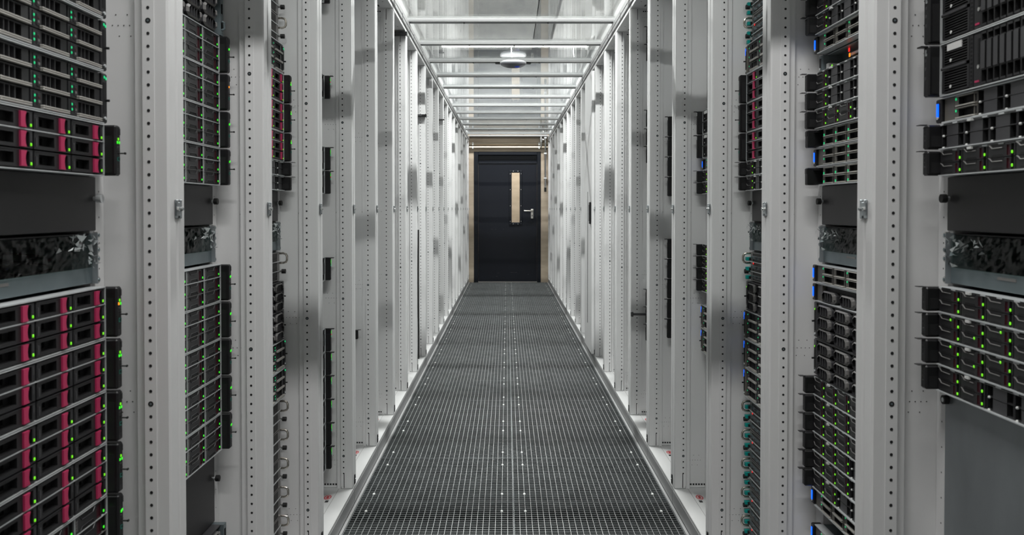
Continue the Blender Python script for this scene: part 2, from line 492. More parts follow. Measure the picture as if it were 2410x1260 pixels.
# ------------------------------------------------------------------ racks
def rack_meshes(side):
    M = {}
    W = 0.298; IN = 0.263; D = 1.08
    for s, nm in ((-1, 'post_a'), (1, 'post_b')):
        b = MB()
        b.box(s * IN, s * W, 0, .045, BASE, TOP, 'white_paint', .0035)
        b.box(s * (IN - .0012), s * (IN + .002), .024, .0445, BASE + .01, TOP - .01, 'white_paint')
        # rear fold
        b.box(s * (IN + .006), s * W, .045, .06, BASE, TOP, 'white_paint')
        xf = s * (IN - .0016)
        n = int((TOP - BASE - .1) / .02222)
        for i in range(n):
            z = BASE + .06 + i * .02222
            rel = z - CAMZ
            big = any(abs(rel - q) < .0112 for q in (-.351, .322, .99, -.95))
            b.disc((xf, .034, z), 'x', .0048 if big else .0029, 'hole_black', 10 if big else 8, -s)
            if big: b.disc((xf - s * .0003, .034, z), 'x', .0022, 'steel_box', 8, -s)
        b.box(s * (IN - .0018), s * (IN - .001), .031, .0335, BASE + .005, BASE + .06, 'hole_black')
        b.box(s * (IN - .0018), s * (IN - .001), .031, .0335, TOP - .06, TOP - .005, 'hole_black')
        M[nm] = b.mesh('frame_post')
        # side panel
        b = MB()
        ux = .277
        b.box(s * ux, s * (ux + .003), .062, D, BASE, TOP, 'white_paint')
        b.box(s * ux, s * (ux + .003), .046, .062, BASE, TOP, 'white_paint')
        xf = s * (ux - .0004)
        for zc in (.3205, -.3395, .985, -.96):
            zc += CAMZ
            for k in range(6):
                b.disc((xf, .052 + .01 * k, zc), 'x', .0012, 'hole_black', 6, -s)
            for k in range(3):
                b.disc((xf, .056 + .02 * k, zc + .0187), 'x', .0012, 'hole_black', 6, -s)
                b.disc((xf, .050 + .02 * k, zc - .0187), 'x', .0012, 'hole_black', 6, -s)
        for k in range(9):     # slotted strip at foot and head
            for zc in (BASE + .014, TOP - .014):
                b.box(xf - s * .0004, xf + s * .0004, .052 + .0105 * k, .0585 + .0105 * k, zc - .003, zc + .003, 'hole_black')
        b.box(s * (ux - .002), s * ux, .046, .145, BASE + .003, BASE + .006, 'white_paint')
        M['side_' + nm] = b.mesh('side_panel')
        # plug
        b = MB(); b.cyl((s * (ux + .001), .056, CAMZ - .0135), (s * (ux - .003), .056, CAMZ - .0135), .0062, 'rubber_black', 14)
        b.cyl((s * (ux - .003), .056, CAMZ - .0135), (s * (ux - .0035), .056, CAMZ - .0135), .0035, 'black_matte', 12)
        M['plug_' + nm] = b.mesh('plug')
        # 19 inch rail
        b = MB()
        b.box(s * .2255, s * .2765, .12, .1225, BASE, TOP, 'white_paint', .0008)
        b.box(s * .2255, s * .2280, .1225, .16, BASE, TOP, 'white_paint')
        z = BASE + .03
        while z < TOP - .03:
            b.disc((s * .2575, .1198, z), 'y', .0017, 'hole_black', 6)
            b.box(s * .230, s * .238, .1197, .1199, z - .004, z + .004, 'hole_black')
            z += .04445
        M['rail_' + nm] = b.mesh('mounting_rail')
    b = MB(); b.box(-W, W, 0, D, TOP, TOP + .02, 'white_paint', .002)
    for s in (-1, 1):
        b.box(s * .19, s * .225, .06, .068, TOP - .0006, TOP, 'hole_black')
        b.disc((s * .12, .03, TOP - .0006), 'z', .004, 'hole_black', 8, -1)
    M['top'] = b.mesh('top_panel')
    b = MB(); b.box(-W, W, .0, D, BASE - .012, BASE, 'white_profile', .002)
    b.box(-W, W, .052, .0532, BASE - .0001, BASE + .0003, 'light_grey')
    for u in (-.12, .12):
        b.box(u - .011, u + .011, .064, .076, BASE - .0001, BASE + .0004, 'hole_black')
    M['base'] = b.mesh('base_panel')
    b = MB(); b.box(-.2995, .2995, 0.0, .025, 0.0, BASE - .012, 'plinth_grey', .003)
    M['plinth'] = b.mesh('plinth')
    b = MB()
    u = .165 * (1 if side < 0 else -1)
    n = 20
    for k in range(n):
        a0 = 2 * math.pi * k / n; a1 = 2 * math.pi * (k + 1) / n
        b.poly([(u + .026 * math.cos(a0), .075 + .013 * math.sin(a0), BASE + .0006), (u + .026 * math.cos(a1), .075 + .013 * math.sin(a1), BASE + .0006), (u + .021 * math.cos(a1), .075 + .009 * math.sin(a1), BASE + .0006), (u + .021 * math.cos(a0), .075 + .009 * math.sin(a0), BASE + .0006)], 'sticker_red')
    for k in range(5):
        b.box(u - .014 + .006 * k, u - .0105 + .006 * k, .070, .080, BASE + .0003, BASE + .0007, 'sticker_red')
    M['sticker'] = b.mesh('sticker')
    b = MB()
    b.box(-.27, .27, D, D + .012, BASE, TOP, 'mesh_door')
    for k in range(26):
        z = BASE + .05 + k * .078
        b.box(-.25, .25, D - .003, D, z, z + .03, 'hole_black')
    M['back'] = b.mesh('rear_door')
    # joining bracket at the far joint
    s = 1 if side < 0 else -1
    b = MB()
    b.box(s * .3 - .0135, s * .3 + .0135, -.004, -.0003, CAMZ - .013, CAMZ + .012, 'galvanised', .001)
    for q in (-1, 1):
        b.box(s * .3 + q * .009 - .0045, s * .3 + q * .009 + .0045, -.004, -.0003, CAMZ - .017, CAMZ + .0165, 'galvanised', .001)
        b.cyl((s * .3 + q * .009, -.0035, CAMZ), (s * .3 + q * .009, -.0075, CAMZ), .0037, 'bright_metal', 10)
        b.cyl((s * .3 + q * .009, -.0075, CAMZ), (s * .3 + q * .009, -.008, CAMZ), .0018, 'steel_box', 6)
    M['bracket'] = b.mesh('joining_bracket')
    b = MB(); b.box(s * .3 - .006, s * .3 + .006, -.004, -.0003, BASE + .01, BASE + .045, 'dark_grey', .001)
    b.cyl((s * .3, -.003, BASE + .028), (s * .3, -.006, BASE + .028), .003, 'zinc', 8)
    M['foot'] = b.mesh('foot_bracket')
    b = MB(); b.box(s * .2983, s * .3017, .004, .006, BASE, TOP, 'rubber_black')
    M['seal'] = b.mesh('joint_seal')
    return M

RACKS = {}
for side, nm in ((-1, 'left'), (1, 'right')):
    M = rack_meshes(side)
    rz = R(90) if side < 0 else R(-90)
    for i in range(NR):
        yc = Z0 + PITCH_R * i - PITCH_R / 2
        r = empty('server_rack', (side * XF, yc, 0), rz)
        lab = 'tall white open server rack, %s from the camera in the %s row' % (ORD[i], nm)
        if side > 0 and i == 9: lab = 'server rack closed by a grey door with black handle, right row'
        tag(r, lab, 'server rack', 'server racks of the %s row' % nm)
        for k in ('post_a', 'post_b'): link('frame_post', M[k], r)
        for k in ('post_a', 'post_b'): link('side_panel', M['side_' + k], r)
        for k in ('post_a', 'post_b'): link('plug', M['plug_' + k], r)
        for k in ('post_a', 'post_b'): link('mounting_rail', M['rail_' + k], r)
        link('top_panel', M['top'], r)
        bp = link('base_panel', M['base'], r)
        st = link('sticker', M['sticker'], bp); st['label'] = 'small red ring sticker'
        link('plinth', M['plinth'], r)
        link('rear_door', M['back'], r)
        link('joining_bracket', M['bracket'], r)
        link('foot_bracket', M['foot'], r)
        link('joint_seal', M['seal'], r)
        RACKS[(side, i)] = r

# the one closed front door on the right row
r = RACKS[(1, 9)]
b = MB(); b.box(-.28, .285, -.022, -.001, BASE + .01, TOP - .03, 'white_paint', .003)
b.box(-.05, -.01, -.0225, -.0215, BASE + .2, TOP - .9, 'mid_grey')
dr = b.build('front_door', r)
b = MB(); b.box(.18, .25, -.034, -.022, CAMZ - .11, CAMZ + .05, 'black_plastic', .004); b.box(.19, .235, -.036, -.033, CAMZ - .09, CAMZ + .03, 'black_matte'); b.build('door_handle', dr)
r = RACKS[(1, 10)]
for z in (CAMZ + .92, CAMZ - .05, CAMZ - 1.02):
    b = MB(); b.box(.225, .262, .004, .03, z - .055, z + .055, 'black_plastic', .003); b.build('hinge_block', r)

# ------------------------------------------------------------------ roof: edge beams, crossbars, glass, access point
BEAM_T = 2.247
for side, nm in ((-1, 'trim_roof_left'), (1, 'trim_roof_right')):
    b = MB()
    b.box(side * .605, side * .66, .4, YEND - .001, TOP + .0205, BEAM_T, 'alu_profile', .003)
    b.box(side * .6035, side * .606, .4, YEND, TOP + .046, TOP + .048, 'mid_grey')
    b.box(side * .64, side * .70, .4, YEND - .001, BEAM_T, BEAM_T + .05, 'alu_profile', .003)
    y = 1.3
    while y < YEND - .2:
        b.box(side * .6035, side * .606, y, y + .018, TOP + .028, TOP + .06, 'mid_grey')
        b.box(side * .6035, side * .606, y + .28, y + .30, TOP + .028, TOP + .05, 'light_grey')
        y += .6
    structure(b.build(nm))
b = MB(); b.box(-.604, .604, YEND - .115, YEND - .001, BEAM_T + .0005, BEAM_T + .024, 'alu_profile', .002); structure(b.build('trim_roof_end'))
BAR0, BARP = 5.27, 0.715
BARS = [BAR0 + BARP * k for k in range(-5, 12)]
bb = MB()
bb.box(-.615, .615, -.035, .025, BEAM_T + .0005, BEAM_T + .016, 'alu_profile', .0015)
bb.box(-.615, .615, -.0354, -.030, BEAM_T + .0095, BEAM_T + .0105, 'mid_grey')
bm_ = bb.mesh('roof_crossbar')
sb = MB(); sb.cyl((0, 0, BEAM_T + .001), (0, 0, BEAM_T - .004), .006, 'mid_grey', 10)
sm_ = sb.mesh('bar_screw')
for k, y in enumerate(BARS):
    vis = k - 4
    o = link('roof_crossbar', bm_, None, (0, y, 0))
    if vis < 1: lab = 'white roof crossbar above the picture edge, %s nearer than the lowest visible' % ORD[4 - k].replace('nearest', 'just')
    else: lab = 'white roof crossbar under the glass, %s from the top of the picture' % (ORD[vis - 1] if vis > 1 else 'first')
    tag(o, lab, 'roof crossbar', 'roof crossbars')
    for x in (-.28, .22): link('bar_screw', sm_, o, (x, 0, 0))
gb = MB(); gb.box(-.63, .63, -BARP / 2 + .004, BARP / 2 - .004, BEAM_T + .0165, BEAM_T + .0225, 'roof_glass')
gmesh = gb.mesh('roof_pane')
for k in range(len(BARS)):
    y = BARS[k] + BARP / 2
    if k == len(BARS) - 1: continue
    o = link('roof_pane', gmesh, None, (0, y, 0))
    vis = k - 4
    if vis < 0: lab = 'clear glass roof pane over the camera end, %s before the first visible crossbar' % ORD[-vis].replace('nearest', 'just')
    elif vis == 0: lab = 'clear glass roof pane in front of the first visible crossbar'
    else: lab = 'clear glass roof pane behind the %s crossbar from the top' % (ORD[vis - 1] if vis > 1 else 'first')
    tag(o, lab, 'roof pane', 'glass roof panes')
# wireless access point under the third visible bar
apy = BARS[7] - .06
ap = tag(empty('access_point', (.022, apy, BEAM_T)), 'white round wireless access point with blue glow hanging under third roof crossbar', 'access point')
b = MB(); b.lathe([(.0, .0), (.085, .0), (.098, -.006), (.1, -.014), (.096, -.02), (.0, -.0201)], 'device_white', 40); b.build('base_ring', ap)
b = MB(); b.lathe([(.096, -.0195), (.092, -.028), (.078, -.036), (.055, -.043), (.028, -.047), (.0, -.048)], 'device_under', 40); b.build('dome', ap)
b = MB(); b.lathe([(.020, -.0463), (.016, -.0475), (.0, -.0480)], 'led_blue_dim', 24, (.03, -.03)); o = b.build('status_light', ap); o['label'] = 'blue glow'
for s in (-1, 1):
    b = MB(); b.box(s * .09, s * .135, .04, .06, -.012, -.0002, 'black_plastic', .003); b.build('mounting_clip', ap)

# strip lights on the concrete ceiling; the one behind the camera is added fill
for i, y in enumerate(LAMPS):
    r = empty('strip_light', (0.08, y, LAMP_Z))
    tag(r, 'white glowing strip light above the glass roof, %s' % ['added fill, unseen behind the camera', 'over the first racks', 'over first visible crossbar', 'over the middle crossbars', 'last before the door'][i], 'strip light', 'strip lights above the roof')
    b = MB(); b.box(-1.08, 1.08, -.035, .035, .012, CEIL - LAMP_Z, 'lamp_white', .006); b.build('housing', r)
    for x in (-1.06, .0, 1.06):
        b = MB(); b.box(x - .012, x + .012, -.016, .016, -.016, .014, 'lamp_white', .002); b.build('tube_holder', r)
    for x0, x1 in ((-1.048, -.012), (.012, 1.048)):
        b = MB(); b.cyl((x0, 0, 0), (x1, 0, 0), .013, 'tube_glow', 14); b.build('tube', r)
    for x in (-.04, .86):
        b = MB(); b.tube([(x, .02, .02), (x, .02, -.10), (x + .01, .02, -.155)], .006, 'lamp_white', 8); b.build('drop_cable', r)

# ------------------------------------------------------------------ devices in the racks
U = 0.04445
H2, H1 = 2 * U - .0006, U - .0006
MC = {}
def cm_(key, fn):
    if key not in MC: MC[key] = fn()
    return MC[key]
def chassis(r, H, depth=.62, m='steel_box', yf=-.0115, front='black_matte', name='chassis'):
    def fn():
        b = MB(); b.box(-.2215, .2215, -.0005, depth, .0012, H - .0008, m)
        b.box(-.2215, .2215, yf, -.0005, .0012, H - .0008, front)
        for k in range(7):      # rivets and folds on the cover
            b.disc((-.18 + .06 * k, .03, H - .0006), 'z', .003, 'zinc', 8)
            b.disc((-.17 + .055 * k, .11, H - .0006), 'z', .004, 'bright_metal', 8)
        b.box(-.21, .21, .20, .202, H - .0009, H - .0004, 'dark_grey')
        return b.mesh(name)
    return link(name, cm_(('ch', H, depth, m, yf, front), fn), r)
def leds(parent, items, r=.0019, y=-.0465):
    for (x, z, m) in items:
        key = ('led', m, r)
        def fn():
            b = MB(); b.box(-r, r, -.0006, .001, -r * 1.25, r * 1.25, m, r * .5); return b.mesh('status_light')
        link('status_light', cm_(key, fn), parent, (x, y, z))

# ears ---------------------------------------------------------------
def ear_block(r, H, s, kind, extra=()):
    """a moulded bezel ear that stands proud of the drives"""
    def fn():
        b = MB()
        b.box(s * .2222, s * .2412, -.046, -.0008, .0015, H - .0015, 'black_plastic', .0028)
        b.box(s * .2216, s * .2224, -.040, -.004, .006, H - .02, 'black_matte')
        if kind == 'tall':
            b.box(s * .2345, s * .2395, -.0468, -.0455, H * .80, H * .93, 'dark_grey', .001)
            b.box(s * .226, s * .2395, -.0466, -.0455, H * .48, H * .485, 'hole_black')
            b.box(s * .2285, s * .2335, -.0466, -.0455, H * .55, H * .585, 'mid_grey', .001)
            for k in range(6): b.box(s * (.2265 + (k % 2) * .004), s * (.2295 + (k % 2) * .004), -.0464, -.0455, H * (.07 + .036 * (k // 2)), H * (.085 + .036 * (k // 2)), 'mid_grey')
        else:
            b.box(s * .226, s * .2395, -.0466, -.0455, H * .86, H * .87, 'hole_black')
            for q in (.34, .52, .68): b.box(s * .2300, s * .2345, -.0466, -.0455, H * q, H * (q + .06), 'mid_grey', .0008)
        return b.mesh('bezel_ear')
    e = link('bezel_ear', cm_(('ear', H, s, kind), fn), r)
    def fl():
        b = MB()
        if kind == 'tall': b.box(s * .232, s * .2365, -.057, -.045, H * .435, H * .46, 'black_plastic', .001); b.box(s * .232, s * .2375, -.058, -.055, H * .425, H * .47, 'black_plastic', .001)
        else: b.box(s * .225, s * .2400, -.058, -.045, H * .955, H * .985, 'black_plastic', .0008)
        return b.mesh('release_lever')
    link('release_lever', cm_(('lever', H, s, kind), fl), e)
    if kind == 'tall':
        def fg():
            b = MB(); z0, z1, x0, x1 = H * .30, H * .375, s * .2285, s * .2375
            b.box(x0, x1, -.0467, -.0458, z0, z0 + .001, 'logo_teal'); b.box(x0, x1, -.0467, -.0458, z1 - .001, z1, 'logo_teal')
            b.box(x0, x0 + s * .0012, -.0467, -.0458, z0, z1, 'logo_teal'); b.box(x1 - s * .0012, x1, -.0467, -.0458, z0, z1, 'logo_teal')
            return b.mesh('emblem')
        o = link('emblem', cm_(('emblem', H, s), fg), e); o['label'] = 'small teal rectangle emblem'
    leds(e, extra)
    return e
def ear_flat(r, H, s, m='dark_grey', lever=True, extra=(), proud=.022):
    def fn():
        b = MB()
        b.box(s * .2222, s * .2412, -proud, -.0008, .002, H - .002, m, .002)
        b.box(s * .2262, s * .2372, -proud - .0006, -proud + .0006, H * .2, H * .8, 'black_matte')
        if lever: b.tube([(s * .234, -proud, H * .46), (s * .2345, -proud - .007, H * .455)], .0022, 'black_plastic', 6)
        b.cyl((s * .2317, -proud, .010), (s * .2317, -proud - .002, .010), .003, 'zinc', 8)
        return b.mesh('mounting_ear')
    e = link('mounting_ear', cm_(('earf', H, s, m, lever, proud), fn), r)
    leds(e, extra, y=-proud - .0006)
    return e
def strip(r, key, boxes, m, name):
    def fn():
        b = MB()
        for a in boxes: b.box(*a, m)
        return b.mesh(name)
    return link(name, cm_(key, fn), r)

# carriers -------------------------------------------------------------
def carrier(r, kind, mesh_fn, loc, name='drive_carrier'):
    return link(name, cm_(('car', kind), mesh_fn), r, loc)
def car_rose():
    b = MB(); w, h = .0525, .0125
    b.relief(-w, w, -h, h, -.0265, -.012, [(-.040, .004, -.0075, .0075, .010, 'black_matte'), (-.0345, -.012, -.0045, .0055, .0135, 'black_matte'), (.031, .044, -.0105, .0105, .011, 'hole_black'), (-w, .016, .0108, h, -.0007, 'dark_grey')], 'dark_grey')
    b.box(-.049, -.045, -.0272, -.026, -.009, .004, 'mid_grey')
    return b.mesh('drive_carrier')
def tab_rose():
    b = MB()
    b.prism([(.0175, -.0112), (.0325, -.0112), (.0298, -.006), (.029, 0), (.0298, .006), (.0325, .0112), (.0175, .0112)], -.0295, -.024, 'rose_red')
    return b.mesh('release_tab')
def car_grey():
    b = MB(); w, h = .0525, .0128
    b.relief(-w, w, -h, h, -.026, -.012, [(.020, .034, -.0105, .0105, .002, 'dark_red'), (.037, .048, -h, h, .003, 'black_matte')], 'dark_grey')
    for s in (1, -1):
        b.prism([(-.036, s * .0132), (-.030, s * .0062), (.006, s * .0062), (.013, s * .0132)], -.0262, -.024, 'black_matte')
        b.tube([(-.037, -.0264, s * .0128), (-.0305, -.0266, s * .0056), (.0065, -.0266, s * .0056), (.014, -.0264, s * .0128)], .0007, 'mid_grey', 5)
    for k in range(4):      # tiny upright capacity letters
        z = -.008 + .0045 * k
        b.box(-.050, -.0475, -.0265, -.0255, z, z + .003, 'light_grey'); b.box(-.0468, -.0445, -.0265, -.0255, z, z + .0008, 'light_grey'); b.box(-.0468, -.0445, -.0265, -.0255, z + .002, z + .003, 'light_grey')
    return b.mesh('drive_carrier')
def car_silver():
    b = MB(); w, h = .0525, .0128
    b.relief(-w, w, -h, h, -.022, -.012, [(-.021, .034, -.0085, .0105, .007, 'hole_black'), (.036, .0425, -.009, -.005, .002, 'mid_grey')], 'dark_grey')
    for u in (-.008, .004, .018): b.box(u - .0009, u + .0009, -.0215, -.015, -.0085, .0105, 'mid_grey')
    b.box(-.046, -.040, -.0228, -.0215, -.011, .011, 'dark_grey'); b.box(-.036, -.027, -.0232, -.0215, -.009, .009, 'dark_grey', .0008)
    return b.mesh('drive_carrier')
def bar_silver():
    b = MB()
    for z in (-.0118, -.0088): b.box(-.026, .052, -.0275, -.0215, z - .0012, z + .0012, 'warm_bar', .0006)
    return b.mesh('latch_bar')
def btn_red():
    b = MB(); b.box(-.0335, -.0295, -.0242, -.0225, .0005, .0045, 'dark_red', .0005); b.box(-.0335, -.0295, -.0242, -.0225, -.0055, -.0015, 'light_grey', .0005); return b.mesh('eject_button')
def car_small():
    b = MB(); w, h = .0355, .0092
    b.relief(-w, w, -h, h, -.026, -.012, [(.0135, .022, -.0075, .0075, .0015, 'dark_red'), (.025, .0325, -h, h, .003, 'black_matte')], 'dark_grey')
    b.prism([(-.028, .0095), (-.0235, .0050), (.003, .0050), (.008, .0095)], -.0262, -.024, 'black_matte')
    b.tube([(-.0335, -.0265, .0092), (-.0305, -.0267, .0088), (-.0235, -.0269, .0040), (.0045, -.0269, .0040)], .0009, 'light_grey', 5)
    b.prism([(-.028, -.0095), (-.0235, -.0055), (.003, -.0055), (.008, -.0095)], -.0262, -.024, 'black_matte')
    return b.mesh('drive_carrier')
def filler_small():
    b = MB(); w, h = .0355, .0092
    b.relief(-w, w, -h, h, -.024, -.012, [(-w + .001, -.019, -h, h, .008, 'hole_black'), (.018, w - .001, -h, h, .008, 'hole_black')], 'mid_grey')
    b.box(-.034, .034, -.0235, -.018, -.0008 - h + .001, .0008 - h + .001, 'dark_grey')
    b.box(-.031, -.027, -.0262, -.022, -h - .002, -h + .002, 'clip_white', .0012)
    return b.mesh('blank_filler')
def car_window():
    b = MB(); w, h = .0355, .0092
    b.relief(-w, w, -h, h, -.020, -.010, [(-.022, .024, -.0058, .0065, .008, 'hole_black'), (.028, .034, -.006, .006, .001, 'dark_grey')], 'beige_grey')
    b.box(-.026, .028, -.0245, -.0195, -.0092, -.0070, 'warm_bar', .0006); b.box(-.026, .028, -.0235, -.0195, .0072, .0084, 'warm_bar', .0005)
    return b.mesh('drive_carrier')
def car_octagon():
    b = MB(); w, h = .0520, .0128
    P = [(-.030, h), (.034, h), (.046, .006), (.046, -.006), (.034, -h), (-.030, -h), (-.042, -.006), (-.042, .006)]
    q = [(-.025, h - .0028), (.024, h - .0028), (.031, .004), (.031, -.006), (.024, -h + .0028), (-.025, -h + .0028), (-.033, -.006), (-.033, .004)]
    y0, y1 = -.030, -.027
    n = len(P)
    for i in range(n):
        a, c = P[i], P[(i + 1) % n]; d, e = q[i], q[(i + 1) % n]
        b.poly([(a[0], y0 + .004, a[1]), (c[0], y0 + .004, c[1]), (e[0], y0, e[1]), (d[0], y0, d[1])], 'light_grey')
        b.poly([(a[0], -.012, a[1]), (c[0], -.012, c[1]), (c[0], y0 + .004, c[1]), (a[0], y0 + .004, a[1])], 'mid_grey')
        b.poly([(d[0], y0, d[1]), (e[0], y0, e[1]), (e[0], y0 + .009, e[1]), (d[0], y0 + .009, d[1])], 'dark_grey')
    b.poly([(p[0], y0 + .009, p[1]) for p in q[::-1]], 'hole_black')
    for u in (-.0165, -.001, .0145): b.box(u - .0011, u + .0011, y0 + .0008, y0 + .008, -.0095, .0095, 'mid_grey')
    b.box(.036, .0445, y0 - .0002, y0 + .006, -.004, .009, 'light_grey', .002)
    b.box(-.0505, -.044, -.022, -.012, -h, h, 'dark_grey', .001)
    for k in range(3): b.cyl((-.0475, -.022, -.008 + .008 * k), (-.0475, -.0232, -.008 + .008 * k), .0018, 'black_matte', 8)
    return b.mesh('drive_carrier')

# device types ------------------------------------------------------------
def lips(r, H, mid=None, sides=True):
    boxes = [(-.2215, .2215, -.0272, -.0008, .0003, .0020), (-.2215, .2215, -.0272, -.0008, H - .0020, H - .0002)]
    if mid: boxes.append((-.2215, .2215, -.0270, -.0115, mid - .0008, mid + .0008))
    if sides: boxes += [(.2200, .2215, -.0274, -.0115, .0026, H - .0026), (-.2215, -.2200, -.0274, -.0115, .0026, H - .0026)]
    return strip(r, ('lips', H, mid, sides), boxes, 'zinc', 'chassis_lip')
LFF_U = [-.1642, -.0547, .0547, .1642]
def lff_z(H): return [.0165, .0440, .0715]

def t_rose(lit=3, amber=False):
    r = empty('storage_server'); H = H2
    chassis(r, H); lips(r, H, .0580)
    for ci, u in enumerate(LFF_U):
        for ri, z in enumerate(lff_z(H)):
            c = carrier(r, 'rose', car_rose, (u, 0, z))
            t = link('release_tab', cm_('tabr', tab_rose), c); t['label'] = 'rose red release tab'
            if lit == 3 or (lit == 2 and (ri == 2 or ci % 2)) or (lit == 1 and ci == 3):
                leds(c, [(.0480, -.007, 'led_lime')], .0018, -.0272)
            strip(c, 'ldpipe', [(.0465, .0495, -.0268, -.0255, -.002, .009)], 'mid_grey', 'light_pipe')
    a = 'led_orange' if amber else 'led_green'
    ear_block(r, H, 1, 'tall', [(.2285, H * .655, a), (.2355, H * .655, 'led_green'), (.232, H * .72, 'led_lime')])
    ear_block(r, H, -1, 'tall')
    return r
def t_greysrv(amber=False):
    r = empty('storage_server'); H = H2
    chassis(r, H); lips(r, H, .0580)
    for ci, u in enumerate(LFF_U):
        for ri, z in enumerate(lff_z(H)):
            c = carrier(r, 'grey', car_grey, (u, 0, z))
            leds(c, [(.0455, -.006, 'led_green')], .0018, -.0262)
    strip(r, 'colsep', [(u - .0006, u + .0006, -.0272, -.0115, .0026, H2 - .0026) for u in (-.1095, 0, .1095)], 'zinc', 'column_divider')
    strip(r, 'rowsep', [(-.2195, .2195, -.0268, -.0115, .0298, .0306)], 'light_grey', 'row_divider')
    ear_block(r, H, 1, 'tall', [(.2315, H * .645, 'led_orange' if amber else 'led_green'), (.2355, H * .66, 'led_green' if not amber else 'led_off')])
    ear_block(r, H, -1, 'tall')
    return r
def t_silver(blue=False, nled=2, led='led_mint'):
    r = empty('storage_server'); H = H2
    chassis(r, H, yf=-.0115); lips(r, H, None, False)
    for ci, u in enumerate(LFF_U):
        for ri, z in enumerate(lff_z(H)):
            c = carrier(r, 'silver', car_silver, (u, 0, z))
            lb = link('latch_bar', cm_('sbar', bar_silver), c); lb['label'] = 'pale double metal bar'
            link('eject_button', cm_('rbtn', btn_red), c)
            if nled: leds(c, [(-.0430, .0045, led)] + ([(-.0430, -.0035, led)] if nled > 1 else []), .0016, -.0232)
    if blue:
        for s in (1, -1):
            e = ear_flat(r, H, s, 'beige_grey', True, (), .026)
            if s < 0: strip(e, 'bluestripL', [(-.2375, -.2345, -.0272, -.0255, H * .66, H * .90)], 'led_blue', 'blue_light_strip')
    else:
        ear_flat(r, H, 1, 'dark_grey', True, [(.230, H * .90, led), (.236, H * .88, led)], .024)
        ear_flat(r, H, -1, 'dark_grey', True, (), .024)
    return r
def t_slim(n=5, led='led_lime', recessed=False, busy=False, rows=2):
    """one-unit server, n columns of small drives, the rest blank fillers"""
    r = empty('rack_server'); H = H1
    chassis(r, H); 
    strip(r, ('lip1', H), [(-.2215, .2215, -.0285, -.0008, .0003, .0022), (-.2215, .2215, -.0255, -.0008, H - .0032, H - .0002)], 'zinc', 'chassis_lip')
    strip(r, 'vent1', [(-.21 + .045 * k, -.181 + .045 * k, -.0262, -.0250, H - .0026, H - .0010) for k in range(9)], 'hole_black', 'vent_slots')
    pulls = strip(r, 'pull1', [(-.127, -.115, -.030, -.025, H - .0046, H - .0005)], 'clip_white', 'pull_tag')
    us = [-.183 + .0735 * k for k in range(6)]
    for ci, u in enumerate(us):
        for z in (.0120, .0315):
            if ci < n:
                c = carrier(r, 'small', car_small, (u, 0, z))
                leds(c, [(.0285, -.0035, led)], .0018, -.0268)
                if busy and (ci + int(z * 1000)) % 2: leds(c, [(.004, .0050, 'led_lime')], .0017, -.0268)
            else:
                link('blank_filler', cm_('fil', filler_small), r, (u, 0, z))
    ear_block(r, H, -1, 'short'); ear_block(r, H, 1, 'short')
    return r
def t_blue(n=5, led='led_mint', big=False):
    r = empty('rack_server'); H = H1
    chassis(r, H, yf=-.0100)
    strip(r, ('lipb', H), [(-.2215, .2215, -.0235, -.0008, .0003, .0026), (-.2215, .2215, -.0215, -.0008, H - .0022, H - .0002)], 'zinc', 'chassis_lip')
    if big:
        for u in LFF_U: carrier(r, 'octagon', car_octagon, (u + .02, .006, .0165))
    else:
        for ci, u in enumerate([-.150 + .0725 * k for k in range(5)]):
            for z in (.0125, .0318):
                if ci < n:
                    c = carrier(r, 'window', car_window, (u, 0, z))
                    if led and ci % 2 == 0: leds(c, [(-.030, .004, led)], .0017, -.0206)
                else: link('blank_filler', cm_('fil', filler_small), r, (u, .004, z))
    strip(r, 'bplate', [(-.2205, -.189, -.0185, -.0095, .003, H1 - .003)], 'beige_grey', 'control_panel')
    strip(r, 'bplate2', [(.196, .2205, -.0185, -.0095, .003, H1 - .003)], 'beige_grey', 'end_plate')
    for s in (-1, 1):
        e = ear_flat(r, H, s, 'black_plastic', False, (), .024)
        if s < 0: strip(e, 'bluestrip1', [(-.2345, -.2290, -.0262, -.0240, .012, .034)], 'led_blue', 'blue_light_strip')
    return r
def t_octagon(steel=False, lit=True):
    r = empty('storage_server'); H = H2
    chassis(r, H, yf=-.0115)
    strip(r, ('lipo', H), [(-.2215, .2215, -.0245, -.0008, .0003, .0020), (-.2215, .2215, -.0225, -.0008, H - .0022, H - .0002)], 'zinc' if not steel else 'mid_grey', 'chassis_lip')
    for u in [-.146, -.042, .062, .166]:
        for z in lff_z(H): carrier(r, 'octagon', car_octagon, (u - .010, 0, z))
    def frame(s):
        def fn():
            b = MB()
            b.box(s * .205, s * .2215, -.016, -.0115, .003, H - .003, 'black_plastic')
            for k in range(3): b.cyl((s * .213, -.016, .014 + .03 * k), (s * .213, -.018, .014 + .03 * k), .0024, 'bright_metal', 8)
            return b.mesh('side_bezel')
        return fn
    for s in (-1, 1): link('side_bezel', cm_(('octframe', s), frame(s)), r)
    if steel:
        def es(s):
            def fn():
                b = MB()
                b.relief(s * .2222 if s > 0 else -.2412, .2412 if s > 0 else -.2222, .001, H - .001, -.030, -.0008, [((.2265 if s > 0 else -.237), (.237 if s > 0 else -.2265), .012, .036, .020, 'black_matte'), ((.2265 if s > 0 else -.237), (.237 if s > 0 else -.2265), .052, .076, .020, 'black_matte')], 'steel_box')
                b.tube([(s * .2317, -.030, .014), (s * .2317, -.036, .017), (s * .2317, -.036, .031), (s * .2317, -.030, .034)], .0028, 'steel_box', 8)
                return b.mesh('mounting_ear')
            return fn
        for s in (1, -1): link('mounting_ear', cm_(('earsteel', s), es(s)), r)
    else:
        ear_flat(r, H, -1, 'mid_grey', True, [(-.2330, H * .78, 'led_lime')] if lit else (), .020)
        ear_flat(r, H, 1, 'mid_grey', True, (), .020)
    return r
